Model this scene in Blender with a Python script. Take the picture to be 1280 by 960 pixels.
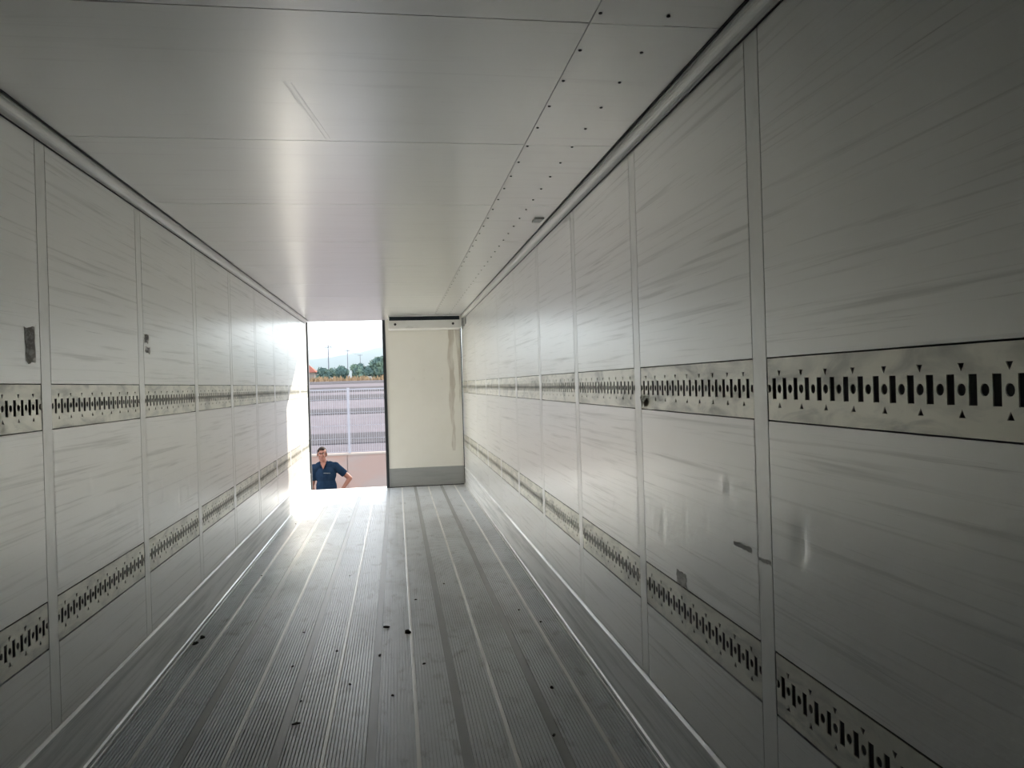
import bpy, bmesh, math, random
from mathutils import Vector, Matrix

random.seed(7)
for o in list(bpy.data.objects):
    bpy.data.objects.remove(o)
S = bpy.context.scene
COL = S.collection

# ------------------------------------------------------------------ camera
FPX = 944.23
cam_d = bpy.data.cameras.new('camera')
cam_d.sensor_width = 36.0
cam_d.lens = FPX / 1280 * 36.0
cam_d.clip_start, cam_d.clip_end = 0.05, 6000
cam = bpy.data.objects.new('camera', cam_d)
COL.objects.link(cam)
YAW, PITCH, ROLL = 0.15276, -0.00148, -0.02984
Fv = Vector((math.sin(YAW) * math.cos(PITCH), math.cos(YAW) * math.cos(PITCH), math.sin(PITCH)))
Rv = Vector((math.cos(YAW), -math.sin(YAW), 0))
Uv = Rv.cross(Fv)
R2 = Rv * math.cos(ROLL) + Uv * math.sin(ROLL)
U2 = Uv * math.cos(ROLL) - Rv * math.sin(ROLL)
M = Matrix((R2, U2, -Fv)).transposed().to_4x4()
M.translation = Vector((1.38336, 0, 1.61544))
cam.matrix_world = M
S.camera = cam

# ------------------------------------------------------------------ world, sun, exposure
world = bpy.data.worlds.new('hazy_sky')
S.world = world
world.use_nodes = True
bg = world.node_tree.nodes['Background']
# clear, hazy sky: white at the horizon, bluer and dimmer towards the zenith all round
wn = world.node_tree
wtc = wn.nodes.new('ShaderNodeTexCoord')
wsx = wn.nodes.new('ShaderNodeSeparateXYZ')
wrp = wn.nodes.new('ShaderNodeValToRGB')
wn.links.new(wtc.outputs['Generated'], wsx.inputs[0])
wn.links.new(wsx.outputs['Z'], wrp.inputs[0])
wn.links.new(wrp.outputs[0], bg.inputs['Color'])
els = wrp.color_ramp.elements
els[0].position, els[0].color = 0.0, (0.95, 0.975, 1.0, 1)
els[1].position, els[1].color = 1.0, (0.15, 0.18, 0.225, 1)
for pos, c in ((0.12, (0.90, 0.93, 0.96, 1)), (0.30, (0.49, 0.52, 0.56, 1)), (0.60, (0.24, 0.275, 0.33, 1))):
    e = els.new(pos)
    e.color = c
bg.inputs['Strength'].default_value = 0.84
sun_d = bpy.data.lights.new('sun', 'SUN')
sun_d.energy = 1.15
sun_d.angle = math.radians(0.6)
sun_d.color = (1.0, 0.90, 0.76)
sun = bpy.data.objects.new('sun', sun_d)
COL.objects.link(sun)
sun.rotation_euler = Vector((-0.51, -1.0, -0.527)).to_track_quat('-Z', 'Y').to_euler()
sun.location = (20, 40, 22)
S.view_settings.view_transform = 'Standard'
S.view_settings.look = 'None'
S.view_settings.gamma = 1.0
S.view_settings.use_curve_mapping = False
S.view_settings.exposure = 3.42
S.cycles.max_bounces = 14
S.cycles.diffuse_bounces = 24
S.cycles.glossy_bounces = 24
S.cycles.sample_clamp_indirect = 0.0

# ------------------------------------------------------------------ helpers
def new_mat(name, color, rough=0.5, metal=0.0, spec=0.5):
    m = bpy.data.materials.new(name)
    m.use_nodes = True
    b = m.node_tree.nodes['Principled BSDF']
    b.inputs['Base Color'].default_value = (*color, 1)
    b.inputs['Roughness'].default_value = rough
    b.inputs['Metallic'].default_value = metal
    b.inputs['Specular IOR Level'].default_value = spec
    return m

def tex_coord(nt, scale, world_space=True):
    mp = nt.nodes.new('ShaderNodeMapping')
    mp.inputs['Scale'].default_value = scale
    if world_space:
        g = nt.nodes.new('ShaderNodeNewGeometry')
        nt.links.new(g.outputs['Position'], mp.inputs['Vector'])
    else:
        g = nt.nodes.new('ShaderNodeTexCoord')
        nt.links.new(g.outputs['Object'], mp.inputs['Vector'])
    return mp

def add_noise(m, color, scale, lo=0.45, hi=0.65, amount=1.0, detail=4, world_space=True, rough=None, dist=0.0):
    """mix the current base colour towards `color` where a stretched noise is high"""
    nt = m.node_tree
    b = nt.nodes['Principled BSDF']
    mp = tex_coord(nt, scale, world_space)
    n = nt.nodes.new('ShaderNodeTexNoise')
    n.inputs['Scale'].default_value = 1.0
    n.inputs['Detail'].default_value = detail
    n.inputs['Roughness'].default_value = 0.6
    n.inputs['Distortion'].default_value = dist
    nt.links.new(mp.outputs[0], n.inputs['Vector'])
    r = nt.nodes.new('ShaderNodeMapRange')
    r.inputs['From Min'].default_value = lo
    r.inputs['From Max'].default_value = hi
    r.inputs['To Max'].default_value = amount
    nt.links.new(n.outputs['Fac'], r.inputs['Value'])
    mx = nt.nodes.new('ShaderNodeMix')
    mx.data_type = 'RGBA'
    ci = b.inputs['Base Color']
    if ci.is_linked:
        nt.links.new(ci.links[0].from_socket, mx.inputs[6])
    else:
        mx.inputs[6].default_value = ci.default_value
    mx.inputs[7].default_value = (*color, 1)
    nt.links.new(r.outputs[0], mx.inputs[0])
    nt.links.new(mx.outputs[2], ci)
    if rough is not None:
        ri = b.inputs['Roughness']
        mr = nt.nodes.new('ShaderNodeMix')
        mr.data_type = 'FLOAT'
        if ri.is_linked:
            nt.links.new(ri.links[0].from_socket, mr.inputs[2])
        else:
            mr.inputs[2].default_value = ri.default_value
        mr.inputs[3].default_value = rough
        nt.links.new(r.outputs[0], mr.inputs[0])
        nt.links.new(mr.outputs[0], ri)
    return n

def add_bump(m, scale, strength=0.2, dist=0.002, detail=3, world_space=True):
    nt = m.node_tree
    b = nt.nodes['Principled BSDF']
    mp = tex_coord(nt, scale, world_space)
    n = nt.nodes.new('ShaderNodeTexNoise')
    n.inputs['Scale'].default_value = 1.0
    n.inputs['Detail'].default_value = detail
    nt.links.new(mp.outputs[0], n.inputs['Vector'])
    bp = nt.nodes.new('ShaderNodeBump')
    bp.inputs['Strength'].default_value = strength
    bp.inputs['Distance'].default_value = dist
    nt.links.new(n.outputs['Fac'], bp.inputs['Height'])
    if b.inputs['Normal'].is_linked:
        nt.links.new(b.inputs['Normal'].links[0].from_socket, bp.inputs['Normal'])
    nt.links.new(bp.outputs[0], b.inputs['Normal'])

def link(name, data, parent=None, loc=(0, 0, 0), rot=None):
    o = bpy.data.objects.new(name, data)
    COL.objects.link(o)
    o.location = loc
    if rot is not None:
        o.rotation_euler = rot
    if parent is not None:
        o.parent = parent
    return o

def tag(o, label=None, cat=None, group=None, kind=None):
    if label: o['label'] = label
    if cat: o['category'] = cat
    if group: o['group'] = group
    if kind: o['kind'] = kind
    return o

class MB:
    def __init__(s):
        s.v, s.f = [], []
    def add(s, vs, fs):
        k = len(s.v)
        s.v += [tuple(v) for v in vs]
        s.f += [tuple(i + k for i in f) for f in fs]
        return s
    def box(s, x0, x1, y0, y1, z0, z1):
        return s.add([(x0, y0, z0), (x1, y0, z0), (x1, y1, z0), (x0, y1, z0),
                      (x0, y0, z1), (x1, y0, z1), (x1, y1, z1), (x0, y1, z1)],
                     [(3, 2, 1, 0), (4, 5, 6, 7), (0, 1, 5, 4), (1, 2, 6, 5), (2, 3, 7, 6), (3, 0, 4, 7)])
    def tube(s, a, b, r0, r1=None, n=10):
        r1 = r0 if r1 is None else r1
        a, b = Vector(a), Vector(b)
        d = (b - a).normalized()
        u = d.orthogonal().normalized()
        w = d.cross(u)
        vs = []
        for p, r in ((a, r0), (b, r1)):
            for i in range(n):
                t = 2 * math.pi * i / n
                vs.append(p + (u * math.cos(t) + w * math.sin(t)) * r)
        fs = [(i, (i + 1) % n, n + (i + 1) % n, n + i) for i in range(n)]
        fs += [tuple(range(n - 1, -1, -1)), tuple(range(n, 2 * n))]
        return s.add(vs, fs)
    def sphere(s, c, rx, ry=None, rz=None, seg=14, rings=9):
        ry = rx if ry is None else ry
        rz = rx if rz is None else rz
        c = Vector(c)
        vs = [c + Vector((0, 0, rz))]
        for i in range(1, rings):
            ph = math.pi * i / rings
            for j in range(seg):
                t = 2 * math.pi * j / seg
                vs.append(c + Vector((rx * math.sin(ph) * math.cos(t), ry * math.sin(ph) * math.sin(t), rz * math.cos(ph))))
        vs.append(c - Vector((0, 0, rz)))
        fs = [(0, 1 + j, 1 + (j + 1) % seg) for j in range(seg)]
        for i in range(rings - 2):
            for j in range(seg):
                a = 1 + i * seg + j
                b = 1 + i * seg + (j + 1) % seg
                fs.append((a, a + seg, b + seg, b))
        e = len(vs) - 1
        k = 1 + (rings - 2) * seg
        fs += [(e, k + (j + 1) % seg, k + j) for j in range(seg)]
        return s.add(vs, fs)
    def capsule(s, a, b, r0, r1):
        s.tube(a, b, r0, r1, 14)
        s.sphere(a, r0)
        s.sphere(b, r1)
        return s
    def prism_y(s, prof, y0, y1):
        """closed profile of (x, z) points, counter-clockwise seen from -y, swept along y"""
        n = len(prof)
        vs = [(x, y0, z) for x, z in prof] + [(x, y1, z) for x, z in prof]
        fs = [(i, n + i, n + (i + 1) % n, (i + 1) % n) for i in range(n)]
        fs += [tuple(range(n)), tuple(range(2 * n - 1, n - 1, -1))]
        return s.add(vs, fs)
    def mesh(s, name, mat, smooth=False):
        me = bpy.data.meshes.new(name)
        me.from_pydata(s.v, [], s.f)
        me.materials.append(mat)
        bm = bmesh.new()
        bm.from_mesh(me)
        bmesh.ops.recalc_face_normals(bm, faces=bm.faces)
        bm.to_mesh(me)
        bm.free()
        if smooth:
            me.polygons.foreach_set('use_smooth', [True] * len(me.polygons))
        me.update()
        return me
    def build(s, name, mat, parent=None, loc=(0, 0, 0), smooth=False):
        return link(name, s.mesh(name, mat, smooth), parent, loc)

def bevel_mesh(me, w, seg=2):
    bm = bmesh.new()
    bm.from_mesh(me)
    bmesh.ops.bevel(bm, geom=list(bm.edges), offset=w, segments=seg, affect='EDGES', profile=0.5)
    bm.to_mesh(me)
    bm.free()
    return me

# ------------------------------------------------------------------ materials
GRP = new_mat('wall_sheet', (0.960, 0.964, 0.944), 0.31, 0.5, 0.6)
add_noise(GRP, (0.925, 0.93, 0.905), (0.6, 0.8, 9.0), 0.48, 0.72, 0.55, 3, dist=0.6)
add_noise(GRP, (0.70, 0.705, 0.68), (2.0, 0.9, 46.0), 0.54, 0.70, 0.68, 3, dist=0.5, rough=0.42)
add_noise(GRP, (0.58, 0.58, 0.56), (3.0, 1.6, 120.0), 0.64, 0.75, 0.6, 3, dist=0.8)
add_bump(GRP, (1.5, 1.0, 26.0), 0.13, 0.003, 2)
add_bump(GRP, (3.0, 3.0, 3.0), 0.2, 0.006, 2)

CEIL = new_mat('ceiling_sheet', (0.960, 0.962, 0.944), 0.27, 0.5, 0.9)
add_noise(CEIL, (0.925, 0.925, 0.90), (0.9, 8.0, 1.0), 0.48, 0.72, 0.5, 5, dist=0.5)
add_noise(CEIL, (0.70, 0.70, 0.68), (1.1, 22.0, 1.0), 0.58, 0.76, 0.35, 4, dist=0.5)
add_noise(CEIL, (0.55, 0.55, 0.53), (2.0, 60.0, 1.0), 0.72, 0.82, 0.4, 2, dist=0.8)
add_bump(CEIL, (0.8, 7.0, 1.0), 0.03, 0.003, 1)
add_bump(CEIL, (2.0, 2.0, 2.0), 0.10, 0.006, 1)

STRIP = new_mat('joint_strip_sheet', (0.94, 0.945, 0.92), 0.34, 0.48, 0.6)
add_noise(STRIP, (0.76, 0.77, 0.75), (8.0, 8.0, 6.0), 0.5, 0.75, 0.5, 4)

CORE = new_mat('wall_core', (0.10, 0.103, 0.10), 0.6)
SEALANT = new_mat('grey_sealant', (0.16, 0.165, 0.16), 0.6)
TRACK = new_mat('galvanised_track', (0.78, 0.77, 0.69), 0.36, 0.7)
add_noise(TRACK, (0.56, 0.565, 0.52), (14.0, 5.0, 14.0), 0.46, 0.66, 0.9, 4, dist=0.8, rough=0.5)
add_noise(TRACK, (0.26, 0.27, 0.26), (9.0, 2.4, 6.0), 0.60, 0.75, 0.35, 4)
add_bump(TRACK, (16.0, 16.0, 16.0), 0.15, 0.002, 3)

SCUFF = new_mat('scuff_aluminium', (0.95, 0.96, 0.96), 0.42, 0.3, 0.5)
add_noise(SCUFF, (0.66, 0.68, 0.68), (10.0, 0.9, 26.0), 0.44, 0.66, 0.9, 5, dist=0.6, rough=0.5)
add_noise(SCUFF, (0.80, 0.82, 0.82), (20.0, 1.2, 90.0), 0.62, 0.74, 0.6, 4)
add_bump(SCUFF, (5.0, 1.0, 40.0), 0.3, 0.002, 3)

LIP = new_mat('bright_aluminium_lip', (0.72, 0.73, 0.72), 0.7, 0.0, 0.15)
add_noise(LIP, (0.4, 0.41, 0.41), (10.0, 6.0, 30.0), 0.52, 0.7, 0.7, 4)
RAIL = new_mat('cornice_plastic', (0.90, 0.90, 0.88), 0.34, 0.3, 0.6)
add_noise(RAIL, (0.7, 0.7, 0.68), (20.0, 1.5, 20.0), 0.55, 0.75, 0.5, 4)

FLOOR = new_mat('ribbed_aluminium', (0.74, 0.765, 0.79), 0.42, 0.0, 0.85)
add_noise(FLOOR, (0.55, 0.56, 0.565), (1.6, 0.9, 1.0), 0.46, 0.68, 0.75, 4, dist=0.7, rough=0.48)
add_noise(FLOOR, (0.40, 0.40, 0.395), (9.0, 5.0, 1.0), 0.56, 0.72, 0.7, 5, dist=0.6)
add_noise(FLOOR, (0.78, 0.79, 0.78), (60.0, 3.0, 1.0), 0.62, 0.74, 0.5, 4)
CHAN = new_mat('flat_channel_aluminium', (0.40, 0.41, 0.415), 0.45, 0.0, 0.5)
add_noise(CHAN, (0.36, 0.365, 0.365), (12.0, 2.0, 1.0), 0.5, 0.7, 0.7, 4)
WELD = new_mat('smooth_aluminium_bead', (0.97, 0.965, 0.95), 0.4, 0.0, 0.9)
add_noise(WELD, (0.5, 0.5, 0.48), (30.0, 2.0, 1.0), 0.56, 0.74, 0.7, 4)
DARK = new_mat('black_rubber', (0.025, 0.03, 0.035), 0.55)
DARKHOLE = new_mat('dark_fixing', (0.03, 0.03, 0.03), 0.6)
NAVY = new_mat('blue_black_slot', (0.02, 0.035, 0.055), 0.5)
DOORM = new_mat('door_sheet', (0.965, 0.945, 0.875), 0.42, 0.0, 0.5)
add_noise(DOORM, (0.92, 0.895, 0.82), (2.0, 2.0, 2.0), 0.45, 0.7, 0.6, 4)
add_noise(DOORM, (0.66, 0.64, 0.57), (9.0, 9.0, 5.0), 0.66, 0.8, 0.5, 5)
KICK = new_mat('door_kick_aluminium', (0.46, 0.47, 0.46), 0.45, 0.5)
add_noise(KICK, (0.36, 0.37, 0.36), (2.0, 2.0, 18.0), 0.45, 0.7, 0.6, 4)
STAIN = new_mat('old_sealant_smear', (0.66, 0.61, 0.53), 0.6)
add_noise(STAIN, (0.84, 0.81, 0.74), (14.0, 14.0, 2.5), 0.42, 0.62, 1.0, 5)
WHITEP = new_mat('white_painted_metal', (0.92, 0.91, 0.87), 0.4)
add_noise(WHITEP, (0.6, 0.58, 0.52), (4.0, 4.0, 10.0), 0.55, 0.75, 0.5, 4)
TAPE = new_mat('tape_residue', (0.52, 0.48, 0.45), 0.6)
add_noise(TAPE, (0.88, 0.87, 0.84), (30.0, 30.0, 50.0), 0.45, 0.6, 1.0, 4)
SCUFFMARK = new_mat('rubber_mark', (0.66, 0.66, 0.64), 0.6)
add_noise(SCUFFMARK, (0.85, 0.85, 0.83), (10.0, 20.0, 60.0), 0.45, 0.65, 1.0, 4)
PAPER = new_mat('white_sticker', (0.85, 0.85, 0.82), 0.4)
BARE = new_mat('bare_bent_metal', (0.62, 0.62, 0.58), 0.3, 0.85)
SCRAP = new_mat('dark_scrap', (0.03, 0.028, 0.025), 0.7)
OUTER = new_mat('trailer_outer_skin', (0.75, 0.76, 0.77), 0.4)

# ------------------------------------------------------------------ trailer dimensions
W = 2.46
P = 1.1569
Y0 = 2.1201                     # first joint ahead of the camera on the right-hand wall
SW = 0.0836                     # joint strip width
H = 2.69
YF = Y0 - 3 * P                 # front bulkhead
YE = 12.20                      # inner face of the rear doors
YS = 12.38                      # end of the sill
ZU, ZUT, ZUB = 1.5763, 1.6657, 1.4825
ZL, ZLT, ZLB = 0.7136, 0.8053, 0.6183
ZSC = 0.2862
GAP = 0.0042
GY = 0.0085
LASTL = YS - 0.02 - (Y0 + 8 * P + SW / 2)
FACE, BACK = 0.0, 0.034         # panel inner face / depth of the cavity behind

# ------------------------------------------------------------------ track plate with real holes
def track_mesh(name, n_slots):
    s = 0.0583
    half = n_slots * s / 2
    hw = (P - SW) / 2 - GY / 2 if n_slots == 18 else LASTL / 2 - GY / 2
    up, dn = ZUT - ZU - GAP / 2, ZU - ZUB - GAP / 2
    cu = bpy.data.curves.new(name, 'CURVE')
    cu.dimensions = '2D'
    cu.fill_mode = 'BOTH'
    cu.extrude = 0.0015
    def loop(pts):
        sp = cu.splines.new('POLY')
        sp.points.add(len(pts) - 1)
        for q, (a, b) in zip(sp.points, pts):
            q.co = (a, b, 0, 1)
        sp.use_cyclic_u = True
    loop([(-hw, -dn), (hw, -dn), (hw, up), (-hw, up)])
    for i in range(n_slots):
        c = -half + s * (i + 0.5)
        loop([(c - .0105, -.030), (c - .0105, .030), (c + .0105, .030), (c + .0105, -.030)])
    for i in range(n_slots + 1):
        c = -half + s * i
        loop([(c + .0112 * math.cos(-k * math.pi / 6), .0122 * math.sin(-k * math.pi / 6)) for k in range(12)])
        if i % 2 == 1:
            loop([(c - .0085, .0515), (c + .0085, .0515), (c, .0355)])
            loop([(c - .0085, -.0545), (c, -.0385), (c + .0085, -.0545)])
    # row of tiny punched pips along the top edge
    tmp = bpy.data.objects.new('tmp', cu)
    COL.objects.link(tmp)
    dg = bpy.context.evaluated_depsgraph_get()
    me = bpy.data.meshes.new_from_object(tmp.evaluated_get(dg))
    bpy.data.objects.remove(tmp)
    me.transform(Matrix(((0, 0, 1, 0), (1, 0, 0, 0), (0, 1, 0, 0), (0, 0, 0, 1))))
    me.materials.clear()
    me.materials.append(TRACK)
    me.name = name
    return me, hw

TRACK_ME, TRACK_HW = track_mesh('load_track', 18)
LAST_N = 15
LAST_ME, LAST_HW = track_mesh('load_track_short', LAST_N)

def box_mesh(name, hy, hz, mat):
    return MB().box(FACE, BACK, -hy, hy, -hz, hz).mesh(name, mat)

def dented_mesh(name, hy, hz, mat, dents, n=70):
    """panel whose inner face is a fine grid pushed out or in at each dent (y, z, radius_y, radius_z, depth)"""
    mb = MB()
    ny, nz = n, max(8, int(n * hz / hy))
    vs, fs = [], []
    for i in range(ny + 1):
        for j in range(nz + 1):
            y = -hy + 2 * hy * i / ny
            z = -hz + 2 * hz * j / nz
            x = FACE
            for (dy, dz, ry, rz, dep) in dents:
                q = ((y - dy) / ry) ** 2 + ((z - dz) / rz) ** 2
                if q < 9:
                    x += .65 * dep * math.exp(-q)
            if i in (0, ny) or j in (0, nz):
                x = FACE
            vs.append((x, y, z))
    for i in range(ny):
        for j in range(nz):
            a = i * (nz + 1) + j
            fs.append((a, a + 1, a + nz + 2, a + nz + 1))
    mb.add(vs, fs)
    me = mb.mesh(name, mat, True)
    m2 = MB().box(FACE + 0.004, BACK, -hy, hy, -hz, hz)
    bm = bmesh.new()
    bm.from_mesh(me)
    sk = m2.mesh('tmp', mat)
    bm.from_mesh(sk)
    bm.to_mesh(me)
    bm.free()
    return me

ZTOP = 2.66
BAND = [('panel_upper', ZUT, ZTOP), ('panel_middle', ZLT, ZUB), ('panel_lower', 0.02, ZLB)]
PY = (P - SW) / 2 - GY / 2
PANEL = {k: box_mesh(k, PY, (b - a) / 2 - GAP / 2, GRP) for k, a, b in BAND}
STRIP_ME = MB().box(FACE, FACE + .0022, -SW / 2 + .0005, SW / 2 - .0005, 0.02, ZTOP).mesh('joint_strip', STRIP)
SEAL_ME = MB().box(FACE + .0018, BACK, -SW / 2 - GY / 2 + .0002, SW / 2 + GY / 2 - .0002, 0.02, ZTOP).mesh('sealant_shadow_line', SEALANT)
LASTP = {k: box_mesh(k + '_short', LASTL / 2 - GY / 2, (b - a) / 2 - GAP / 2, GRP) for k, a, b in BAND}

def rel(bay, y, z, band):
    a, b = [(q[1], q[2]) for q in BAND if q[0] == band][0]
    return y - (Y0 + (bay + 0.5) * P), z - (a + b) / 2

def dents_for(side, bay):
    out = []
    src = {('R', -1): [(1.906, 1.149, .035, .05, .009), (1.885, 1.15, .012, .04, -.006), (1.80, .888, .012, .03, -.004), (1.86, 1.14, .012, .02, -.003), (1.55, 1.12, .03, .08, .004), (1.2, 1.0, .05, .05, .004)],
           ('R', 0): [(2.394, 1.256, .02, .02, -.005), (2.36, 1.25, .015, .03, .004), (2.75, 1.05, .01, .09, .003), (2.55, 1.1, .012, .03, .003), (3.0, 1.0, .03, .06, .004)],
           ('R', 1): [(3.7, 1.0, .02, .04, .004), (4.1, 1.2, .02, .03, -.004)],
           ('L', 1): [(3.68, 1.21, .02, .03, -.005), (4.0, 1.05, .02, .03, .004), (4.3, .93, .018, .05, -.005)],
           ('L', 2): [(4.75, 1.05, .02, .05, -.005), (5.1, .95, .02, .06, .005), (5.3, 1.0, .02, .06, -.005)],
           ('L', 3): [(5.9, 1.0, .02, .06, .005)]}
    for (y, z, ry, rz, dep) in src.get((side, bay), []):
        a, b = rel(bay, y, z, 'panel_middle')
        out.append((a, b, ry, rz, dep))
    return out

def build_wall(side):
    right = side == 'R'
    x = W if right else 0.0
    rot = (0, 0, 0) if right else (0, 0, math.pi)
    sg = 1 if right else -1
    lo, hi = sorted((x + sg * BACK, x + sg * 0.10))
    slab = MB().box(lo, hi, YF - 0.1, YS - 0.02, -0.05, H + 0.10)
    wall = slab.build('wall_right' if right else 'wall_left', CORE)
    tag(wall, 'long pale sheet-clad side wall of the trailer on the ' + ('right, facing the open doorway side' if right else 'left, catching the sun patch'), 'wall', kind='structure')
    for i in range(-3, 9):
        ys = Y0 + i * P
        if i > -3:
            st = link('joint_strip', STRIP_ME, wall, (x, ys, 0), rot)
            link('sealant_shadow_line', SEAL_ME, st)
        if i < 8:
            yc = ys + P / 2
            for k, a, b in BAND:
                me = PANEL[k]
                if k == 'panel_middle':
                    d = dents_for(side, i)
                    if d:
                        if not right:
                            d = [(-q[0], *q[1:]) for q in d]
                        me = dented_mesh('panel_middle_dented', PY, (b - a) / 2 - GAP / 2, GRP, d)
                link('wall_panel', me, wall, (x, yc, (a + b) / 2), rot)
            tm = TRACK_ME
        else:
            yc = ys + SW / 2 + LASTL / 2
            for k, a, b in BAND:
                link('wall_panel', LASTP[k], wall, (x, yc, (a + b) / 2), rot)
            tm = LAST_ME
        for zc in (ZU, ZL):
            t = link('load_track', tm, wall, (x + sg * 0.003, yc, zc), rot)
            t['label'] = 'galvanised load track plate with punched slots and round holes'
    # the rear edge of the cladding: a slim closing cap
    return wall

wall_right = build_wall('R')
wall_left = build_wall('L')

# ------------------------------------------------------------------ scuff plates
def scuff(side):
    right = side == 'R'
    x = W if right else 0.0
    sg = -1 if right else 1
    prof = [(-.002, 0.0), (.033, 0.0), (.033, .006), (.022, .010), (.022, .020), (.013, .026), (.012, .258), (.014, .262), (.014, .276), (.004, ZSC), (-.002, ZSC)]
    pr = [(x + sg * a, z) for a, z in prof]
    o = MB().prism_y(pr, YF, YE + 0.06).build('baseboard_right' if right else 'baseboard_left', SCUFF)
    tag(o, 'scuffed grey aluminium kick plate along the foot of the ' + ('right' if right else 'left') + ' wall', 'kick plate', kind='structure')
    lip = MB().prism_y([(x + sg * a, z) for a, z in [(.026, .0), (.0385, 0.0), (.0385, .004), (.035, .006), (.0285, .006), (.0285, .014), (.026, .017)]], YF, YE + 0.06)
    lip.build('floor_lip', LIP, o)
    top = MB().prism_y([(x + sg * a, z) for a, z in [(.0, ZSC - .002), (.0035, ZSC - .002), (.0035, ZSC + .0008), (.0, ZSC + .0022)]], YF, YE + 0.06)
    top.build('top_edge', LIP, o)
    return o
scuff('R')
scuff('L')

# ------------------------------------------------------------------ cornice rails
def cornice(side):
    right = side == 'R'
    x = W if right else 0.0
    sg = -1 if right else 1
    prof = [(0, H - .002), (.046, H - .002), (.046, H - .008), (.040, H - .009)]
    for k in range(7):
        a = k / 6 * math.pi / 2
        prof.append((.006 + .034 * math.cos(a), H - .010 - .034 * math.sin(a)))
    prof += [(.006, H - .048), (.0, H - .050)]
    o = MB().prism_y([(x + sg * a, z) for a, z in prof], YF, YE - 0.02).build('trim_2' if right else 'trim_1', RAIL)
    MB().box(*sorted((x + sg * .0455, x + sg * .057)), YF, YE - .02, H - .003, H - .0002).build('sealant_shadow_line', DARK, o)  # dark strip standing in for the gap shadow between ceiling and rail
    MB().box(*sorted((x + sg * .0001, x + sg * .0055)), YF, YE - .02, H - .0532, H - .0495).build('sealant_shadow_line', DARK, o)  # thin dark strip painting in the shadow line under the rail
    tag(o, 'rounded pale cornice rail where the ceiling meets the ' + ('right' if right else 'left') + ' wall', 'trim', kind='structure')
    return o
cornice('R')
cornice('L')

# ------------------------------------------------------------------ ceiling
ceil = MB().box(-0.10, W + 0.10, YF - 0.1, YS, H + 0.012, H + 0.11).build('ceiling', CORE)
tag(ceil, 'pale sheet ceiling of the trailer with cross joints and a riveted strip', 'ceiling', kind='structure')
CS = Y0 + 0.085
edges = [YF] + [CS + i * P for i in range(-2, 9)] + [YS]
for a, b in zip(edges[:-1], edges[1:]):
    for xa, xb in ((0.0, 1.990), (1.992, W)):
        MB().box(xa, xb, a + .0022, b - .0022, H, H + .014).build('ceiling_panel', CEIL, ceil)
RIV = MB()
RIV.sphere((0, 0, 0), .0062, .0062, .0035, 10, 6)
RIV_ME = RIV.mesh('rivet', DARKHOLE, True)
yr0 = 2.138
cover = []
for i in range(-3, 9):
    a, b = max(YF, CS + i * P), min(CS + (i + 1) * P, 11.55)
    if b - a < .1:
        continue
    c = MB().box(1.992, 2.226, a + .001, b - .001, H - .0018, H).build('cover_plate', CEIL, ceil)
    k0 = math.ceil((a - yr0) / .2475)
    k = k0
    while yr0 + k * .2475 < b:
        for xr in (2.0065, 2.214):
            link('rivet', RIV_ME, c, (xr, yr0 + k * .2475, H - .003))
        k += 1

# ------------------------------------------------------------------ floor
XS = [0.1826, 0.6002, 1.0202, 1.4352, 1.8522, 2.2702]
floor = MB().box(-0.10, W + 0.10, YF - 0.1, YS - 0.04, -0.16, -0.012).build('floor', CHAN)
tag(floor, 'grey ribbed aluminium trailer floor with pale lengthwise beads', 'floor', kind='structure')
def plank(xa, xb, chan):
    """ribbed plank: many small lengthwise ribs, with a flat dark channel at `chan`"""
    pitch = 0.0157
    prof = []
    mid = chan
    x = xa
    ribs = []
    lo, hi = (mid - .021, mid + .021) if mid else (xb + 1, xb + 2)
    def rng(a, b):
        n = max(1, int(round((b - a) / pitch)))
        q = (b - a) / n
        for i in range(n):
            c = a + (i + .5) * q
            ribs.append((c - q * .28, c + q * .28))
    if mid:
        rng(xa, lo)
        rng(hi, xb)
    else:
        rng(xa, xb)
    top = [(xa, -.007)]
    for a, b in ribs:
        top += [(a - .0010, -.007), (a, 0), (b, 0), (b + .0010, -.007)]
    top.append((xb, -.007))
    n = len(top)
    vs = [(x, YF, z) for x, z in top] + [(x, YS - .10, z) for x, z in top]
    fs = [(i, i + 1, n + i + 1, n + i) for i in range(n - 1)]
    vs += [(xa, YF, -.012), (xb, YF, -.012), (xa, YS - .10, -.012), (xb, YS - .10, -.012)]
    k = 2 * n
    fs += [(0, n, k + 2, k), (n - 1, k + 1, k + 3, 2 * n - 1), (k, k + 2, k + 3, k + 1)]
    fs += [tuple(list(range(n)) + [k + 1, k]), tuple(list(range(2 * n - 1, n - 1, -1)) + [k + 2, k + 3])]
    o = MB().add(vs, fs).build('floor_plank', FLOOR, floor)
    if mid:
        MB().box(lo, hi, YF, YS - .10, -.005, -.0015).build('flat_channel', CHAN, o)
    return o
BW = 0.0095
bounds = [0.010] + XS + [W - 0.010]
for i in range(len(bounds) - 1):
    a, b = bounds[i], bounds[i + 1]
    plank(a + (BW if i else 0), b - (BW if i < len(bounds) - 2 else 0), (a + b) / 2 if 0 < i < len(bounds) - 2 else None)
for x in XS:
    MB().prism_y([(x - BW, -.012), (x + BW, -.012), (x + BW, .0004), (x + BW * .6, .0016), (x - BW * .6, .0016), (x - BW, .0004)], YF, YS - .10).build('weld_bead', WELD, floor)
MB().box(0.0, W, YS - .098, YS + .03, -.06, .001).build('sill_plate', LIP, floor)

# ------------------------------------------------------------------ front bulkhead behind the viewer
wf = MB().box(-0.10, W + 0.10, YF - 0.10, YF, -.1, H + .1).build('wall_front', GRP)
tag(wf, 'plain pale front bulkhead closing the trailer behind the viewer', 'wall', kind='structure')

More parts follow.
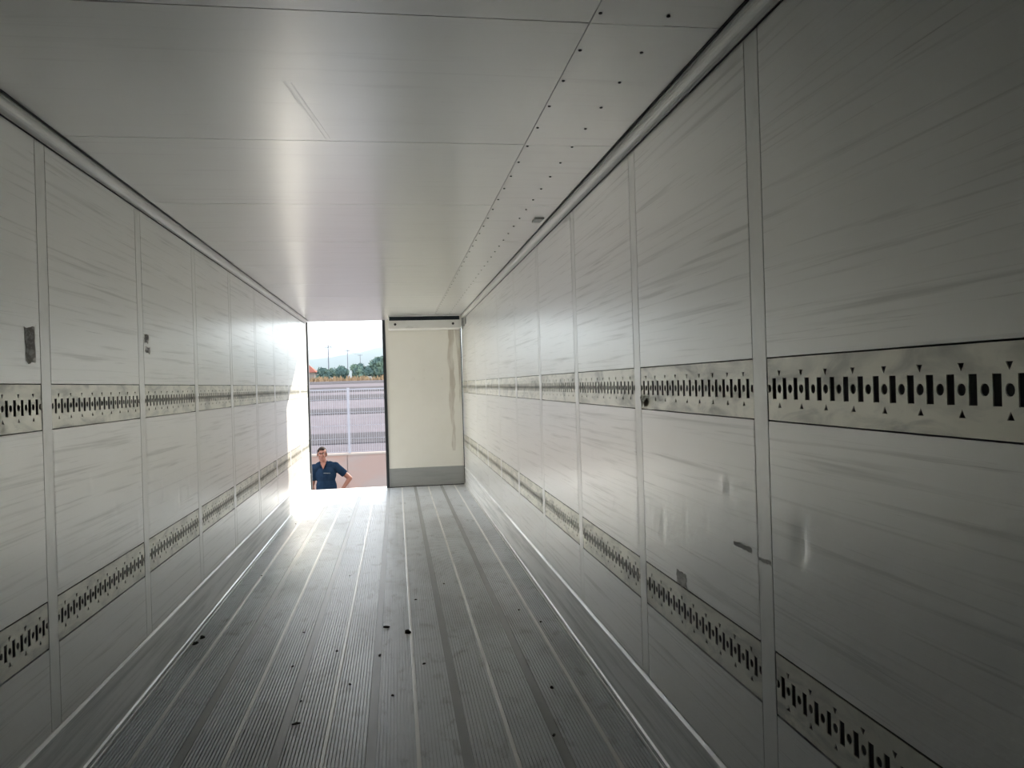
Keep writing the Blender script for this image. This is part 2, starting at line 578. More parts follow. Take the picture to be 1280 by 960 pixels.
# ------------------------------------------------------------------ rear frame and doors
fr = link('trim_3', None)
tag(fr, 'rear door frame around the open doorway at the trailer end', 'door frame', kind='structure')
MB().box(-0.10, -0.002, YS - .018, YS + .07, -.2, H + .1).build('jamb', LIP, fr)
MB().box(-0.012, 0.022, YS - .016, YS + .062, .002, H - .01).build('jamb_seal', DARK, fr)
MB().box(W + 0.002, W + .10, YS - .018, YS + .07, -.2, H + .1).build('jamb', LIP, fr)
MB().box(-0.10, W + .10, YS + .002, YS + .07, H + .001, H + .12).build('lintel', LIP, fr)
MB().box(-0.10, W + .10, YS + .032, YS + .08, -.3, -.03).build('sill_beam', DARK, fr)

DX0, DX1 = 1.243, 2.437
door = link('door_1', None)
tag(door, 'closed right-hand rear door leaf with cream panel and grey foot plate', 'door', kind='structure')
DZ = H - .012
MB().box(DX0, DX1, YE, YE + .10, .014, DZ).build('door_leaf', DOORM, door)
MB().box(DX0 + .004, DX1 - .004, YE - .005, YE, .016, .305).build('foot_plate', KICK, door)
def seal(x0, x1, z0, z1, y0=YE - .012, y1=YE + .05):
    MB().box(x0, x1, y0, y1, z0, z1).build('rubber_seal', DARK, door)
seal(DX0 - .046, DX0, .004, DZ, YE - .014, YE + .10)
seal(DX1, DX1 + .013, .004, DZ)
seal(DX0, DX1, .003, .014)
# smear of old sealant down the hinge side, wavy outline, a raised skin
def smear(pts, name):
    n = len(pts)
    vs = [(x, YE - .0025, z) for x, z in pts] + [(x, YE, z) for x, z in pts]
    fs = [tuple(range(n)), tuple(range(2 * n - 1, n - 1, -1))] + [(i, n + i, n + (i + 1) % n, (i + 1) % n) for i in range(n)]
    MB().add(vs, fs).build(name, STAIN, door)
rs = random.Random(4)
L_, R_ = [], []
for k in range(24):
    z = 2.60 - k * .089
    L_.append((2.235 + .012 * math.sin(k * .8) + rs.uniform(-.008, .008) + (.03 if k > 18 else 0), z))
    R_.append((2.33 + .012 * math.sin(k * .6 + 1) + rs.uniform(-.012, .012) - k * .001, z))
smear(L_ + R_[::-1], 'sealant_smear')
smear([(2.345, 2.60), (2.42, 2.60), (2.425, 2.1), (2.42, 1.5), (2.40, 1.3), (2.395, 1.9), (2.37, 2.25)], 'sealant_smear')

# header box above the closed door
hb = link('door_header_box', None, None, (1.85, 11.9, 2.48))
tag(hb, 'long white metal box with two dark bolts under the ceiling above the closed door', 'header box')
def hpart(mb, name, mat, bev=0):
    me = mb.mesh(name, mat)
    me.transform(Matrix.Translation((-1.85, -11.9, -2.48)))
    if bev:
        bevel_mesh(me, bev)
    return link(name, me, hb)
hpart(MB().box(1.300, 2.408, 11.62, 11.72, 2.492, 2.615), 'front_bar', WHITEP, .004)
hpart(MB().box(1.300, 2.408, 11.72, 12.18, 2.50, 2.515), 'bottom_tray', WHITEP)
hpart(MB().box(1.296, 1.314, 11.625, 12.18, 2.515, H - .003), 'side_cheek', WHITEP)
hpart(MB().box(2.390, 2.408, 11.625, 12.18, 2.515, H - .003), 'side_cheek', WHITEP)
hpart(MB().box(1.314, 2.390, 11.70, 11.74, 2.615, H - .004), 'dark_slot', NAVY)
hpart(MB().box(1.314, 2.390, 11.63, 11.66, H - .014, H - .003), 'top_flange', RAIL)
for xb in (1.402, 2.282):
    b = MB().tube((xb, 11.621, 2.556), (xb, 11.610, 2.556), .019, .019, 8)
    b.tube((xb, 11.611, 2.556), (xb, 11.602, 2.556), .011, .009, 6)
    hpart(b, 'bolt', DARKHOLE)
hpart(MB().box(2.408, W - .001, 11.58, 11.66, 2.515, H - .05), 'wall_bracket', KICK, .003)
hpart(MB().box(2.44, W - .001, 11.36, 11.58, 2.53, 2.635), 'wall_bracket', KICK, .003)
hpart(MB().tube((2.43, 11.62, 2.516), (2.43, 11.62, 2.470), .006, .004, 6), 'hook', DARKHOLE)

# ------------------------------------------------------------------ marks fixed to the walls and ceiling
def wall_patch(side, name, ya, yb, za, zb, mat, parent, t=.0012, jag=.006, seed=1):
    r = random.Random(seed)
    x = W if side == 'R' else 0.0
    sg = -1 if side == 'R' else 1
    pts = []
    n = 7
    for i in range(n): pts.append((ya + (yb - ya) * i / n, za + r.uniform(-jag, jag)))
    for i in range(n): pts.append((yb + r.uniform(-jag, jag), za + (zb - za) * i / n))
    for i in range(n): pts.append((yb - (yb - ya) * i / n, zb + r.uniform(-jag, jag)))
    for i in range(n): pts.append((ya + r.uniform(-jag, jag), zb - (zb - za) * i / n))
    m = len(pts)
    vs = [(x + sg * t, y, z) for y, z in pts] + [(x + sg * .0002, y, z) for y, z in pts]
    fs = [tuple(range(m)), tuple(range(2 * m - 1, m - 1, -1))] + [(i, m + i, m + (i + 1) % m, (i + 1) % m) for i in range(m)]
    return MB().add(vs, fs).build(name, mat, parent)
wall_patch('L', 'tape_residue', 3.110, 3.190, 1.748, 1.884, TAPE, wall_left, seed=2)
wall_patch('L', 'tape_residue', 4.500, 4.565, 1.905, 1.948, TAPE, wall_left, seed=3)
wall_patch('L', 'tape_residue', 4.510, 4.585, 1.845, 1.880, TAPE, wall_left, seed=5)
wall_patch('R', 'tape_residue', 2.755, 2.855, .808, .860, SCUFFMARK, wall_right, seed=6)
wall_patch('R', 'rubber_mark', 2.205, 2.33, 1.066, 1.080, SCUFFMARK, wall_right, jag=.003, seed=7)
wall_patch('R', 'rubber_mark', 2.085, 2.155, 1.055, 1.066, SCUFFMARK, wall_right, jag=.002, seed=8)
# the torn, bent lip at the corner of the second right-hand track plate
def torn():
    y, z = 3.19, 1.50
    pts = [(0, 3.225, 1.545), (-.012, 3.205, 1.538), (-.020, 3.185, 1.53), (-.006, 3.155, 1.545), (-.002, 3.135, 1.55), (-.010, 3.16, 1.52), (-.016, 3.18, 1.50), (-.004, 3.215, 1.488)]
    vs = [(W - .001 + a, b, c) for a, b, c in pts]
    vs2 = [(W - .001 + a + .002, b + .001, c) for a, b, c in pts]
    m = len(pts)
    fs = [tuple(range(m)), tuple(range(2 * m - 1, m - 1, -1))] + [(i, m + i, m + (i + 1) % m, (i + 1) % m) for i in range(m)]
    o = MB().add(vs + vs2, fs).build('bent_metal_flap', BARE, wall_right)
    return o
torn()
MB().box(2.315, 2.375, 4.855, 4.965, H - .008, H - .0002).build('ceiling_sticker', PAPER, ceil)
# long pressed crease in the ceiling
cr = MB()
for (xa, ya, xb, yb, w) in ((1.029, 2.709, 1.118, 3.361, .006), (1.050, 2.72, 1.135, 3.34, .004)):
    d = Vector((xb - xa, yb - ya, 0)); n_ = Vector((-d.y, d.x, 0)).normalized() * w
    a, b = Vector((xa, ya, H)), Vector((xb, yb, H))
    cr.add([a - n_, b - n_, b + n_, a + n_, a + Vector((0, .02, -.0007)), b - Vector((0, .02, .0007))], [(0, 1, 5, 4), (4, 5, 2, 3), (0, 4, 3), (1, 2, 5)])
cr.build('pressed_crease', CEIL, ceil)

# ------------------------------------------------------------------ scraps on the floor
def scrap(x, y, sx, sy, label, group=None, seed=0, h=.012):
    r = random.Random(seed)
    n = 9
    vs, fs = [], []
    for lay in range(2):
        for i in range(n):
            t = 2 * math.pi * i / n
            q = r.uniform(.6, 1.1) * (1 if lay == 0 else .72)
            vs.append((sx * q * math.cos(t), sy * q * math.sin(t), .0 if lay == 0 else h * r.uniform(.35, 1)))
    vs.append((0, 0, h * .8))
    fs = [(i, (i + 1) % n, n + (i + 1) % n, n + i) for i in range(n)]
    fs += [(n + i, n + (i + 1) % n, 2 * n) for i in range(n)] + [tuple(range(n - 1, -1, -1))]
    o = MB().add(vs, fs).build('floor_scrap', SCRAP, None, (x, y, .0005))
    o.rotation_euler = (0, 0, r.uniform(-.4, .4))
    tag(o, label, 'debris', group)
G = 'crumbs scattered on the ribbed floor'
scrap(1.415, 4.997, .026, .034, 'crumpled dark scrap touching the fourth pale floor bead from the left', None, 11, .018)
scrap(1.273, 5.149, .030, .024, 'flat dark scrap lying alone left of the crumpled one mid floor', None, 12, .012)
scrap(0.859, 3.769, .030, .012, 'thin dark strip of scrap nearest the viewer on the left half', None, 13, .008)
scrap(0.062, 5.112, .022, .030, 'dark scrap against the left kick plate, nearer of the pair', None, 14, .014)
scrap(0.078, 5.226, .018, .030, 'dark scrap against the left kick plate, farther of the pair', None, 15, .014)
scrap(2.151, 3.912, .012, .018, 'small dark scrap at right end of floor near the sixth bead', None, 16, .010)
CR = [(0.734, 5.166), (1.498, 4.415), (0.181, 6.836), (0.944, 6.626), (1.723, 6.15), (1.485, 5.75), (0.85, 4.033), (1.24, 4.62), (0.74, 4.55), (1.09, 4.2), (0.98, 4.75), (1.32, 4.0), (2.05, 3.384), (0.15, 9.35), (2.2, 5.3), (2.3, 5.0)]
ZONES = ['between the left kick plate and the first pale bead', 'between the first and second pale beads', 'between the second and third pale beads', 'between the third and fourth pale beads',
         'between the fourth and fifth pale beads', 'between the fifth and sixth pale beads', 'right of the sixth pale bead']
ORD = ['nearest', 'second nearest', 'third nearest', 'fourth nearest', 'fifth nearest', 'sixth nearest']
zone = lambda x: sum(x > q for q in XS)
for k, (x, y) in enumerate(sorted(CR)):
    same = sorted(q[1] for q in CR if zone(q[0]) == zone(x))
    lb = 'tiny dark crumb ' + ZONES[zone(x)]
    if len(same) > 1:
        lb += ', ' + ORD[same.index(y)] + ' one'
    scrap(x, y, random.uniform(.007, .013), random.uniform(.008, .016), lb, G, 30 + k, .008)

# ------------------------------------------------------------------ outside: yard, wall, fence, lot
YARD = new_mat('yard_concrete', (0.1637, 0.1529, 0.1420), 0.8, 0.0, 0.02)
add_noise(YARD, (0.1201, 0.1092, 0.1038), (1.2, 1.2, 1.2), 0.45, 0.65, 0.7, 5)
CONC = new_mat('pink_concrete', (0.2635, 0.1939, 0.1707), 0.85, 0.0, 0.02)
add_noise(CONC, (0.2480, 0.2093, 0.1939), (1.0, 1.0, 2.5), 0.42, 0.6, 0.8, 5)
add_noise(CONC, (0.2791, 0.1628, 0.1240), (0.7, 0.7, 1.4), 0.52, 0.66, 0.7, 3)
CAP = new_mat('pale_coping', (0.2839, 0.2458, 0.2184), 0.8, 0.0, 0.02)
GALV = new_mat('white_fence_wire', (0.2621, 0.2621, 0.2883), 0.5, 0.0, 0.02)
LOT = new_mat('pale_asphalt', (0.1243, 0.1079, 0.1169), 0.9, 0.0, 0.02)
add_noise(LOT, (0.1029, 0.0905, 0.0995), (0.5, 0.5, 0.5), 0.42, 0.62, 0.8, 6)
LOT_DARK = new_mat('dark_lot', (0.0520, 0.0479, 0.0520), 0.9, 0.0, 0.02)
add_noise(LOT_DARK, (0.0692, 0.0628, 0.0669), (0.6, 1.2, 1.0), 0.45, 0.65, 0.8, 6)
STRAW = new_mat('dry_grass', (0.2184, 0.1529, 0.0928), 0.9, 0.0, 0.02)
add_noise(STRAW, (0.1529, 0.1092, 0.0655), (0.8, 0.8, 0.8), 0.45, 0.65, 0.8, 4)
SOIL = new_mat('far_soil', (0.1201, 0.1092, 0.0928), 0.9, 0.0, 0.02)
LEAF = new_mat('hazed_leaf', (0.0716, 0.1142, 0.1061), 0.7, 0.0, 0.02)  # leaf tone made paler to put the distance haze into the colour
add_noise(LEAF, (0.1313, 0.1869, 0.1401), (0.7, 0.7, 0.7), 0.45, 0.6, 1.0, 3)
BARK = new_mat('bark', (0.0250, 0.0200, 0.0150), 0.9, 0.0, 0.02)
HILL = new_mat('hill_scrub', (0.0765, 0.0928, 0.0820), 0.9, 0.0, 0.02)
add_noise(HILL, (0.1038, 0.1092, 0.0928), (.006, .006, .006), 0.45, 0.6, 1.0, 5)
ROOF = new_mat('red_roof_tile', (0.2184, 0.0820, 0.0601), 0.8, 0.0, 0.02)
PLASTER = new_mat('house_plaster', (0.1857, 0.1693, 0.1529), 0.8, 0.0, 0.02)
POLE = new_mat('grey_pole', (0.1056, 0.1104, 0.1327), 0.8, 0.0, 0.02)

ZG = -1.20
yard = MB().box(-25, 30, -30, 17.5, ZG - .3, ZG).build('ground_yard', YARD)
tag(yard, 'concrete yard on which the trailer and the man stand', 'ground', kind='structure')

YWALL = 17.5
rw = link('retaining_wall', None, None, (0, YWALL, ZG))
tag(rw, 'low pinkish concrete retaining wall under the white mesh fence', 'wall', kind='structure')
xp = [-22.42 + 2.5 * i for i in range(22)]
me = MB().box(.006, 2.494, 0, .22, 0, 1.29).mesh('concrete_panel', CONC)
for x in xp:
    link('concrete_panel', me, rw, (x + .17, 0, 0))
MB().box(-22.4, 32.5, .03, .2, 0, 1.28).build('wall_backing', CONC, rw)
MB().box(-22.4, 32.5, -.02, .26, 1.29, 1.325).build('coping', CAP, rw)
rw_top = ZG + 1.325

fence = link('mesh_fence', None, None, (0, YWALL + .12, rw_top))
tag(fence, 'white welded mesh fence standing on the concrete retaining wall', 'fence')
FH = 1.46
post_me = MB().box(-.027, .027, -.02, .04, 0, FH + .03).mesh('post', GALV)
wires = MB()
nw = 49
for i in range(1, nw):
    x = i * 2.5 / nw
    wires.box(x - .0032, x + .0032, -.0032, .0032, .02, FH - .012)
for z in (.03, .33, .63, .93, 1.23):
    wires.box(.0, 2.5, .003, .010, z - .004, z + .004)
wire_me = wires.mesh('mesh_panel', GALV)
rail_me = MB().box(.0, 2.5, -.012, .012, FH - .02, FH + .006).mesh('top_rail', GALV)
for k in range(-3, 5):
    x = .30 + 2.5 * k
    link('post', post_me, fence, (x, 0, 0))
    if k < 4:
        tag(link('mesh_panel', wire_me, fence, (x, 0, 0)), kind='stuff')
        link('top_rail', rail_me, fence, (x, 0, 0))

def lotz(y):
    return .05 + .0473 * (y - 17.7)
lot = MB().add([(-30, 17.72, lotz(17.72)), (40, 17.72, lotz(17.72)), (60, 62.5, lotz(62.5)), (-60, 62.5, lotz(62.5)),
                (-30, 17.72, -1.2), (40, 17.72, -1.2), (60, 62.5, -1.2), (-60, 62.5, -1.2)],
               [(0, 1, 2, 3), (4, 7, 6, 5), (0, 4, 5, 1), (1, 5, 6, 2), (2, 6, 7, 3), (3, 7, 4, 0)]).build('ground_lot', LOT)
tag(lot, 'pale asphalt lot sloping up beyond the mesh fence', 'ground', kind='structure')
for ya, yb in ((19.95, 22.5), (29.4, 32.2), (38.0, 42.2), (45.5, 51.5), (57.0, 61.5)):  # bands of a darker tone across the lot
    q = 30 + (ya - 17) * .65
    MB().add([(-q, ya, lotz(ya) + .002), (q, ya, lotz(ya) + .002), (q, yb, lotz(yb) + .002), (-q, yb, lotz(yb) + .002),
              (-q, ya, lotz(ya) + .022), (q, ya + .15, lotz(ya) + .022), (q, yb + .1, lotz(yb) + .022), (-q, yb - .2, lotz(yb) + .022)],
             [(3, 2, 1, 0), (4, 5, 6, 7), (0, 1, 5, 4), (1, 2, 6, 5), (2, 3, 7, 6), (3, 0, 4, 7)]).build('dark_lot_band', LOT_DARK, lot)

# far field and hills
far = MB().add([(-400, 62.4, 2.1), (400, 62.4, 2.1), (2600, 2700, 3.0), (-2600, 2700, 3.0), (-400, 62.4, -1), (400, 62.4, -1), (2600, 2700, -1), (-2600, 2700, -1)],
               [(0, 1, 2, 3), (4, 7, 6, 5), (0, 4, 5, 1), (1, 5, 6, 2), (2, 6, 7, 3), (3, 7, 4, 0)]).build('ground_field', SOIL)
tag(far, 'flat far field beyond the lot where the trees stand', 'ground', kind='structure')

# dry grass bank: tufts of blades on a low ridge
gb = MB()
rg = random.Random(5)
for i in range(2600):
    x = rg.uniform(-34, 30)
    y = rg.uniform(63.0, 67.5)
    hgt = rg.uniform(.30, .62)
    a = rg.uniform(0, math.pi)
    w = rg.uniform(.10, .22)
    dx, dy = math.cos(a) * w, math.sin(a) * w
    z0 = 2.08
    lx, ly = rg.uniform(-.15, .15), rg.uniform(-.15, .15)
    gb.add([(x - dx, y - dy, z0), (x + dx, y + dy, z0), (x + lx, y + ly, z0 + hgt), (x - dy * .6, y + dx * .6, z0)], [(0, 1, 2), (1, 3, 2), (3, 0, 2), (0, 3, 1)])
gbo = gb.build('dry_grass_bank', STRAW)
tag(gbo, 'strip of straw coloured dry grass along the far edge of the lot', 'grass', kind='stuff')

def crown_mesh(seed, rx, rz):
    r = random.Random(seed)
    mb = MB()
    lobes = []
    for i in range(11):
        t = r.uniform(0, 2 * math.pi)
        q = r.uniform(.15, .62)
        lobes.append((rx * q * math.cos(t), rx * q * math.sin(t), rz * r.uniform(-.45, .55), rx * r.uniform(.36, .55)))
    for (x, y, z, q) in lobes:
        mb.sphere((x, y, z), q * .72, q * .72, q * .66, 9, 6)
        for k in range(150):
            u = r.uniform(-1, 1)
            t = r.uniform(0, 2 * math.pi)
            s_ = math.sqrt(1 - u * u)
            d = Vector((s_ * math.cos(t), s_ * math.sin(t), u))
            c = Vector((x, y, z)) + d * q * r.uniform(.68, 1.08)
            a = Vector((r.uniform(-1, 1), r.uniform(-1, 1), r.uniform(-1, 1))).normalized()
            b = d.cross(a).normalized() * .10
            a = a * .20
            mb.add([c - a, c + b, c + a, c - b], [(0, 1, 2, 3)])
    return mb.mesh('crown', LEAF)
CROWNS = [crown_mesh(s, 1.5, 1.35) for s in (1, 2, 3)]
TRUNK = MB().tube((0, 0, 0), (.05, .02, 1.0), .16, .11, 8).tube((.05, .02, 1.0), (.35, .1, 1.7), .09, .05, 6).tube((.05, .02, 1.0), (-.3, -.1, 1.7), .09, .05, 6).mesh('trunk', BARK)
trees = [(-7.6, 99, .72, 0), (-6.9, 110, .84, 1), (-5.5, 101, .78, 2), (-3.7, 110, .98, 0), (-2.5, 101, .80, 1), (-1.3, 109, 1.08, 2), (0.2, 101, 1.18, 0), (2.6, 109, 1.25, 1),
         (4.9, 101, 1.1, 2), (-16.8, 112, .85, 1), (-20.5, 101, .95, 2), (7.4, 109, 1.2, 0)]
tl = ['smallest leafy shrub-like tree beside the red-roofed house', 'round dark tree second from the red-roofed house', 'low bushy tree third from the red-roofed house, before the tall middle pole', 'taller rounded tree just left of the gap in the tree row',
      'small bushy tree just right of the gap in the tree row', 'mid-sized dark tree second right of the gap', 'tall full tree close to the door edge in the tree row', 'tall spreading tree hidden mostly behind the closed door edge',
      'dense tree behind the closed door, right of the tall spreading one', 'bushy tree behind the red-roofed house on the left', 'leafy tree at the far left end of the row', 'dense tree at the far right end of the row']
for (x, y, s, k), lb in zip(trees, tl):
    t = link('tree', None, None, (x, y, 2.12))
    tag(t, lb, 'tree', 'row of trees beyond the lot')
    t.scale = (s, s, s)
    t.rotation_euler = (0, 0, random.uniform(0, 6))
    link('crown', CROWNS[k], t, (0, 0, 1.75))
    link('trunk', TRUNK, t)

# red-roofed house
hs = link('farm_house', None, None, (-11.5, 106, 2.10))
tag(hs, 'small pale house with a red tiled roof left of the trees', 'house')
MB().box(-2.2, 2.2, -2, 2, 0, 1.75).build('house_wall', PLASTER, hs)
MB().add([(-2.5, -2.4, 1.7), (2.5, -2.4, 1.7), (2.5, 2.4, 1.7), (-2.5, 2.4, 1.7), (-1.2, 0, 2.85), (1.2, 0, 2.85)],
         [(3, 2, 1, 0), (0, 1, 5, 4), (2, 3, 4, 5), (1, 2, 5), (3, 0, 4)]).build('roof', ROOF, hs)
MB().box(.6, 1.0, .4, .8, 2.0, 3.0).build('chimney', PLASTER, hs)
for x in (-1.3, 1.1):
    wdw = MB().box(x - .35, x + .35, -2.04, -1.98, .7, 1.35).build('window', POLE, hs)
MB().box(-.35, .4, -2.05, -1.98, 0, 1.4).build('house_door', BARK, hs)

# utility poles and their wire
def pole(x, y, h, lb):
    o = link('utility_pole', None, None, (x, y, 2.12))
    tag(o, lb, 'utility pole', 'utility poles beyond the trees')
    MB().tube((0, 0, 0), (0, 0, h), .11, .07, 8).build('mast', POLE, o)
    MB().box(-.7, .7, -.05, .05, h - .42, h - .32).build('crossarm', POLE, o)
    for q in (-.6, 0, .6):
        MB().tube((q, 0, h - .30), (q, 0, h - .08), .05, .03, 6).build('insulator', PLASTER, o)
pole(-11.34, 150, 7.8, 'tallest slim utility pole left of the middle, above the trees')
pole(-10.75, 200, 9.4, 'utility pole standing above the middle of the tree row')
pole(-9.75, 250, 10.3, 'shorter distant utility pole right of the middle one')
pole(2.5, 118, 8.2, 'utility pole at the right hidden behind the door edge')
wv = MB()
def sag(a, b, d, n=10):
    a, b = Vector(a), Vector(b)
    pts = []
    for i in range(n + 1):
        t = i / n
        p_ = a.lerp(b, t)
        p_.z -= d * 4 * t * (1 - t)
        pts.append(p_)
    for p_, q in zip(pts[:-1], pts[1:]):
        wv.tube(p_, q, .03, .03, 5)
sag((-11.34, 150, 9.85), (-10.75, 200, 11.45), .4)
sag((-10.75, 200, 11.45), (-9.75, 250, 12.35), .4)
sag((-11.34, 150, 9.85), (2.5, 118, 10.25), .9)
sag((-11.34, 150, 9.85), (-36, 150, 9.6), .6)
wo = wv.build('power_line', POLE)
tag(wo, 'thin overhead wire strung between the utility poles', 'wire')

# hills
hm = MB()
nx, ny = 60, 10
vs, fs = [], []
for i in range(nx + 1):
    for j in range(ny + 1):
        x = -2000 + 4000 * i / nx
        y = 1900 + 1400 * j / ny
        ridge = 150 + 14 * math.sin(x / 170 + .9) + 9 * math.sin(x / 71 + 2) + .028 * x
        env = max(0.0, math.sin(math.pi * min(1, j / ny * .5 + .0) ))
        vs.append((x, y, ridge * (env ** 1.2) * 1.0 + 1.0 + (4 * math.sin(x / 33 + j) if 0 < j else 0)))
for i in range(nx):
    for j in range(ny):
        a = i * (ny + 1) + j
        fs.append((a, a + ny + 1, a + ny + 2, a + 1))
hills = hm.add(vs, fs).build('hills', HILL, None, smooth=True)
tag(hills, 'pale hazy hills on the horizon', 'hills', kind='structure')

# ------------------------------------------------------------------ the man outside the doorway
SKIN = new_mat('skin', (0.2371, 0.1124, 0.0824), 0.6, 0.0, 0.1)
SHIRT = new_mat('navy_cotton', (0.0100, 0.0200, 0.0374), 0.9, 0.0, 0.0)
add_noise(SHIRT, (0.0150, 0.0275, 0.0499), (9, 9, 6), 0.4, 0.65, 1.0, 3)
TROUS = new_mat('dark_trousers', (0.0075, 0.0085, 0.0110), 0.8)
HAIR = new_mat('short_dark_hair', (0.0218, 0.0151, 0.0118), 0.8, 0.0, 0.05)
SHOE = new_mat('black_shoe', (0.0050, 0.0050, 0.0050), 0.5)
EYEW = new_mat('eye_white', (0.1500, 0.1450, 0.1400), 0.3)
LIPM = new_mat('lips', (0.1680, 0.0629, 0.0504), 0.5)
LOGO = new_mat('white_print', (0.1250, 0.1300, 0.1350), 0.6)

PX, PYY = 0.10, 13.30
man = link('person', None, None, (PX, PYY, ZG))
tag(man, 'man in navy polo shirt standing outside the doorway, hand on hip', 'person')

def remesh(mb, name, mat, voxel, smooth_it=3, parent=man):
    me = mb.mesh('tmp', mat)
    o = bpy.data.objects.new('tmp', me)
    COL.objects.link(o)
    m = o.modifiers.new('r', 'REMESH')
    m.mode = 'VOXEL'
    m.voxel_size = voxel
    m.use_smooth_shade = True
    if smooth_it:
        s_ = o.modifiers.new('s', 'SMOOTH')
        s_.factor = .5
        s_.iterations = smooth_it
    dg = bpy.context.evaluated_depsgraph_get()
    out = bpy.data.meshes.new_from_object(o.evaluated_get(dg))
    bpy.data.objects.remove(o)
    out.name = name
    out.materials.clear()
    out.materials.append(mat)
    out.transform(Matrix.Translation((-PX, -PYY, -ZG)))
    return link(name, out, parent)

Y = PYY
HC = Vector((.10, Y, .492))                    # head centre, facing -y
SHR, ELR, WRR = Vector((.315, Y + .03, .272)), Vector((.550, Y + .07, .050)), Vector((.425, Y - .01, -.125))
SHL, ELL, WRL = Vector((-.045, Y + .03, .252)), Vector((-.085, Y + .05, -.04)), Vector((-.062, Y - .14, -.275))
body = MB()
body.sphere(HC + Vector((0, .012, .028)), .076, .096, .090, 20, 14)      # skull
body.sphere(HC + Vector((0, -.022, -.045)), .060, .068, .068)            # face and jaw
body.sphere(HC + Vector((0, -.060, -.092)), .028, .026, .022)            # chin
body.capsule(HC + Vector((0, -.088, .005)), HC + Vector((0, -.104, -.032)), .009, .014)   # nose
body.sphere(HC + Vector((0, -.078, .030)), .050, .018, .014)             # brow
body.sphere(HC + Vector((-.034, -.072, -.030)), .020, .018, .018)        # cheeks
body.sphere(HC + Vector((.034, -.072, -.030)), .020, .018, .018)
for sx in (-1, 1):
    body.sphere(HC + Vector((sx * .079, .012, -.012)), .011, .020, .032) # ears
body.capsule((.105, Y + .015, .42), (.125, Y + .03, .29), .056, .060)    # neck
body.capsule((.05, Y + .03, .290), (.22, Y + .03, .295), .062, .062)     # collar bones
body.sphere((.150, Y + .03, .14), .165, .105, .17)
body.sphere((.155, Y + .03, -.08), .150, .100, .20)
body.sphere((.160, Y + .03, -.26), .165, .105, .14)
for a, b, c in ((SHR, ELR, WRR), (SHL, ELL, WRL)):
    body.sphere(a, .062)
    body.capsule(a, b, .052, .042)
    body.capsule(b, c, .041, .029)
for sx in (-1, 1):
    hip = Vector((.16 + sx * .085, Y + .03, -.32))
    knee = Vector((.16 + sx * .10, Y + .01, -.71))
    ank = Vector((.16 + sx * .11, Y + .05, -1.11))
    body.capsule(hip, knee, .078, .055)
    body.capsule(knee, ank, .052, .036)
    body.capsule(ank, ank + Vector((0, -.12, -.045)), .036, .030)
def hand(w, d, side, palm_n, curl):
    """palm plus four unequal bent fingers and a thumb leaving the side of the palm"""
    d = Vector(d).normalized()
    s_ = Vector(side).normalized()
    n = Vector(palm_n).normalized()
    for k in (-.026, -.009, .009, .026):
        body.capsule(w + s_ * k * .7, w + d * .088 + s_ * k, .015, .012)
    lens = (.062, .074, .080, .070)
    for i, k in enumerate((-.030, -.010, .010, .030)):
        b0 = w + d * .088 + s_ * k
        L = lens[i]
        b1 = b0 + (d * math.cos(curl * .5) + n * math.sin(curl * .5)) * L * .5
        b2 = b1 + (d * math.cos(curl * 1.2) + n * math.sin(curl * 1.2)) * L * .32
        b3 = b2 + (d * math.cos(curl * 1.8) + n * math.sin(curl * 1.8)) * L * .25
        body.capsule(b0, b1, .0098, .0090)
        body.capsule(b1, b2, .0090, .0084)
        body.capsule(b2, b3, .0084, .0075)
    t0 = w + d * .022 + s_ * .022
    t1 = t0 + (d * .6 + s_ * .75 + n * .25).normalized() * .042
    t2 = t1 + (d * .85 + s_ * .35 + n * .35).normalized() * .034
    body.capsule(t0, t1, .014, .011)
    body.capsule(t1, t2, .011, .009)
hand(WRR, (-.72, -.05, -.62), (.35, -.85, -.25), (.2, .35, -.6), .5)       # hand on the hip
hand(WRL, (.05, -.75, -.55), (1, .0, .05), (0, -.2, -1), .5)              # hand resting low beside the sill
remesh(body, 'body', SKIN, .0055, 2)

sh = MB()
sh.capsule((.045, Y + .03, .284), (.225, Y + .03, .292), .074, .074)
sh.sphere((.150, Y + .03, .14), .182, .124, .19)
sh.sphere((.155, Y + .03, -.07), .176, .120, .22)
sh.tube((.158, Y + .03, -.05), (.162, Y + .03, -.30), .172, .180, 18)
sh.capsule(SHR + Vector((-.04, 0, .0)), SHR, .075, .074)
sh.capsule(SHL + Vector((.04, 0, .0)), SHL, .075, .074)
for a, b, q in ((SHR, ELR, .66), (SHL, ELL, .70)):
    e = a.lerp(b, q)
    sh.capsule(a, a.lerp(b, q * .5), .072, .066)
    sh.tube(a, e, .070, .066, 14)
shirt = remesh(sh, 'polo_shirt', SHIRT, .008, 3)
def man_part(mb, name, mat, parent, smooth=False):
    me = mb.mesh(name, mat, smooth)
    me.transform(Matrix.Translation((-PX, -PYY, -ZG)))
    return link(name, me, parent)
# collar: an open ring standing at the neck, with two points in front
cl = MB()
pts = []
for i in range(15):
    t = math.radians(-58 + (360 - 64) * i / 14 + 0)
    pts.append(t)
vs, fs = [], []
for i, t in enumerate(pts):
    a = t
    cx, cy = math.sin(a) * -1, -math.cos(a)
    ang = -math.pi / 2 + math.radians(28) + math.radians(304) * i / 14
    cx, cy = math.cos(ang), math.sin(ang)
    low = .318 - (.055 if i in (0, 14) else .0) - .012 * (1 if cy < 0 else 0)
    vs += [(.118 + cx * .070, Y + .022 + cy * .072, low + .055), (.120 + cx * .094, Y + .026 + cy * .100, low), (.120 + cx * .082, Y + .026 + cy * .086, low), (.118 + cx * .062, Y + .022 + cy * .064, low + .050)]
for i in range(14):
    a, b = i * 4, (i + 1) * 4
    for k in range(4):
        fs.append((a + k, a + (k + 1) % 4, b + (k + 1) % 4, b + k))
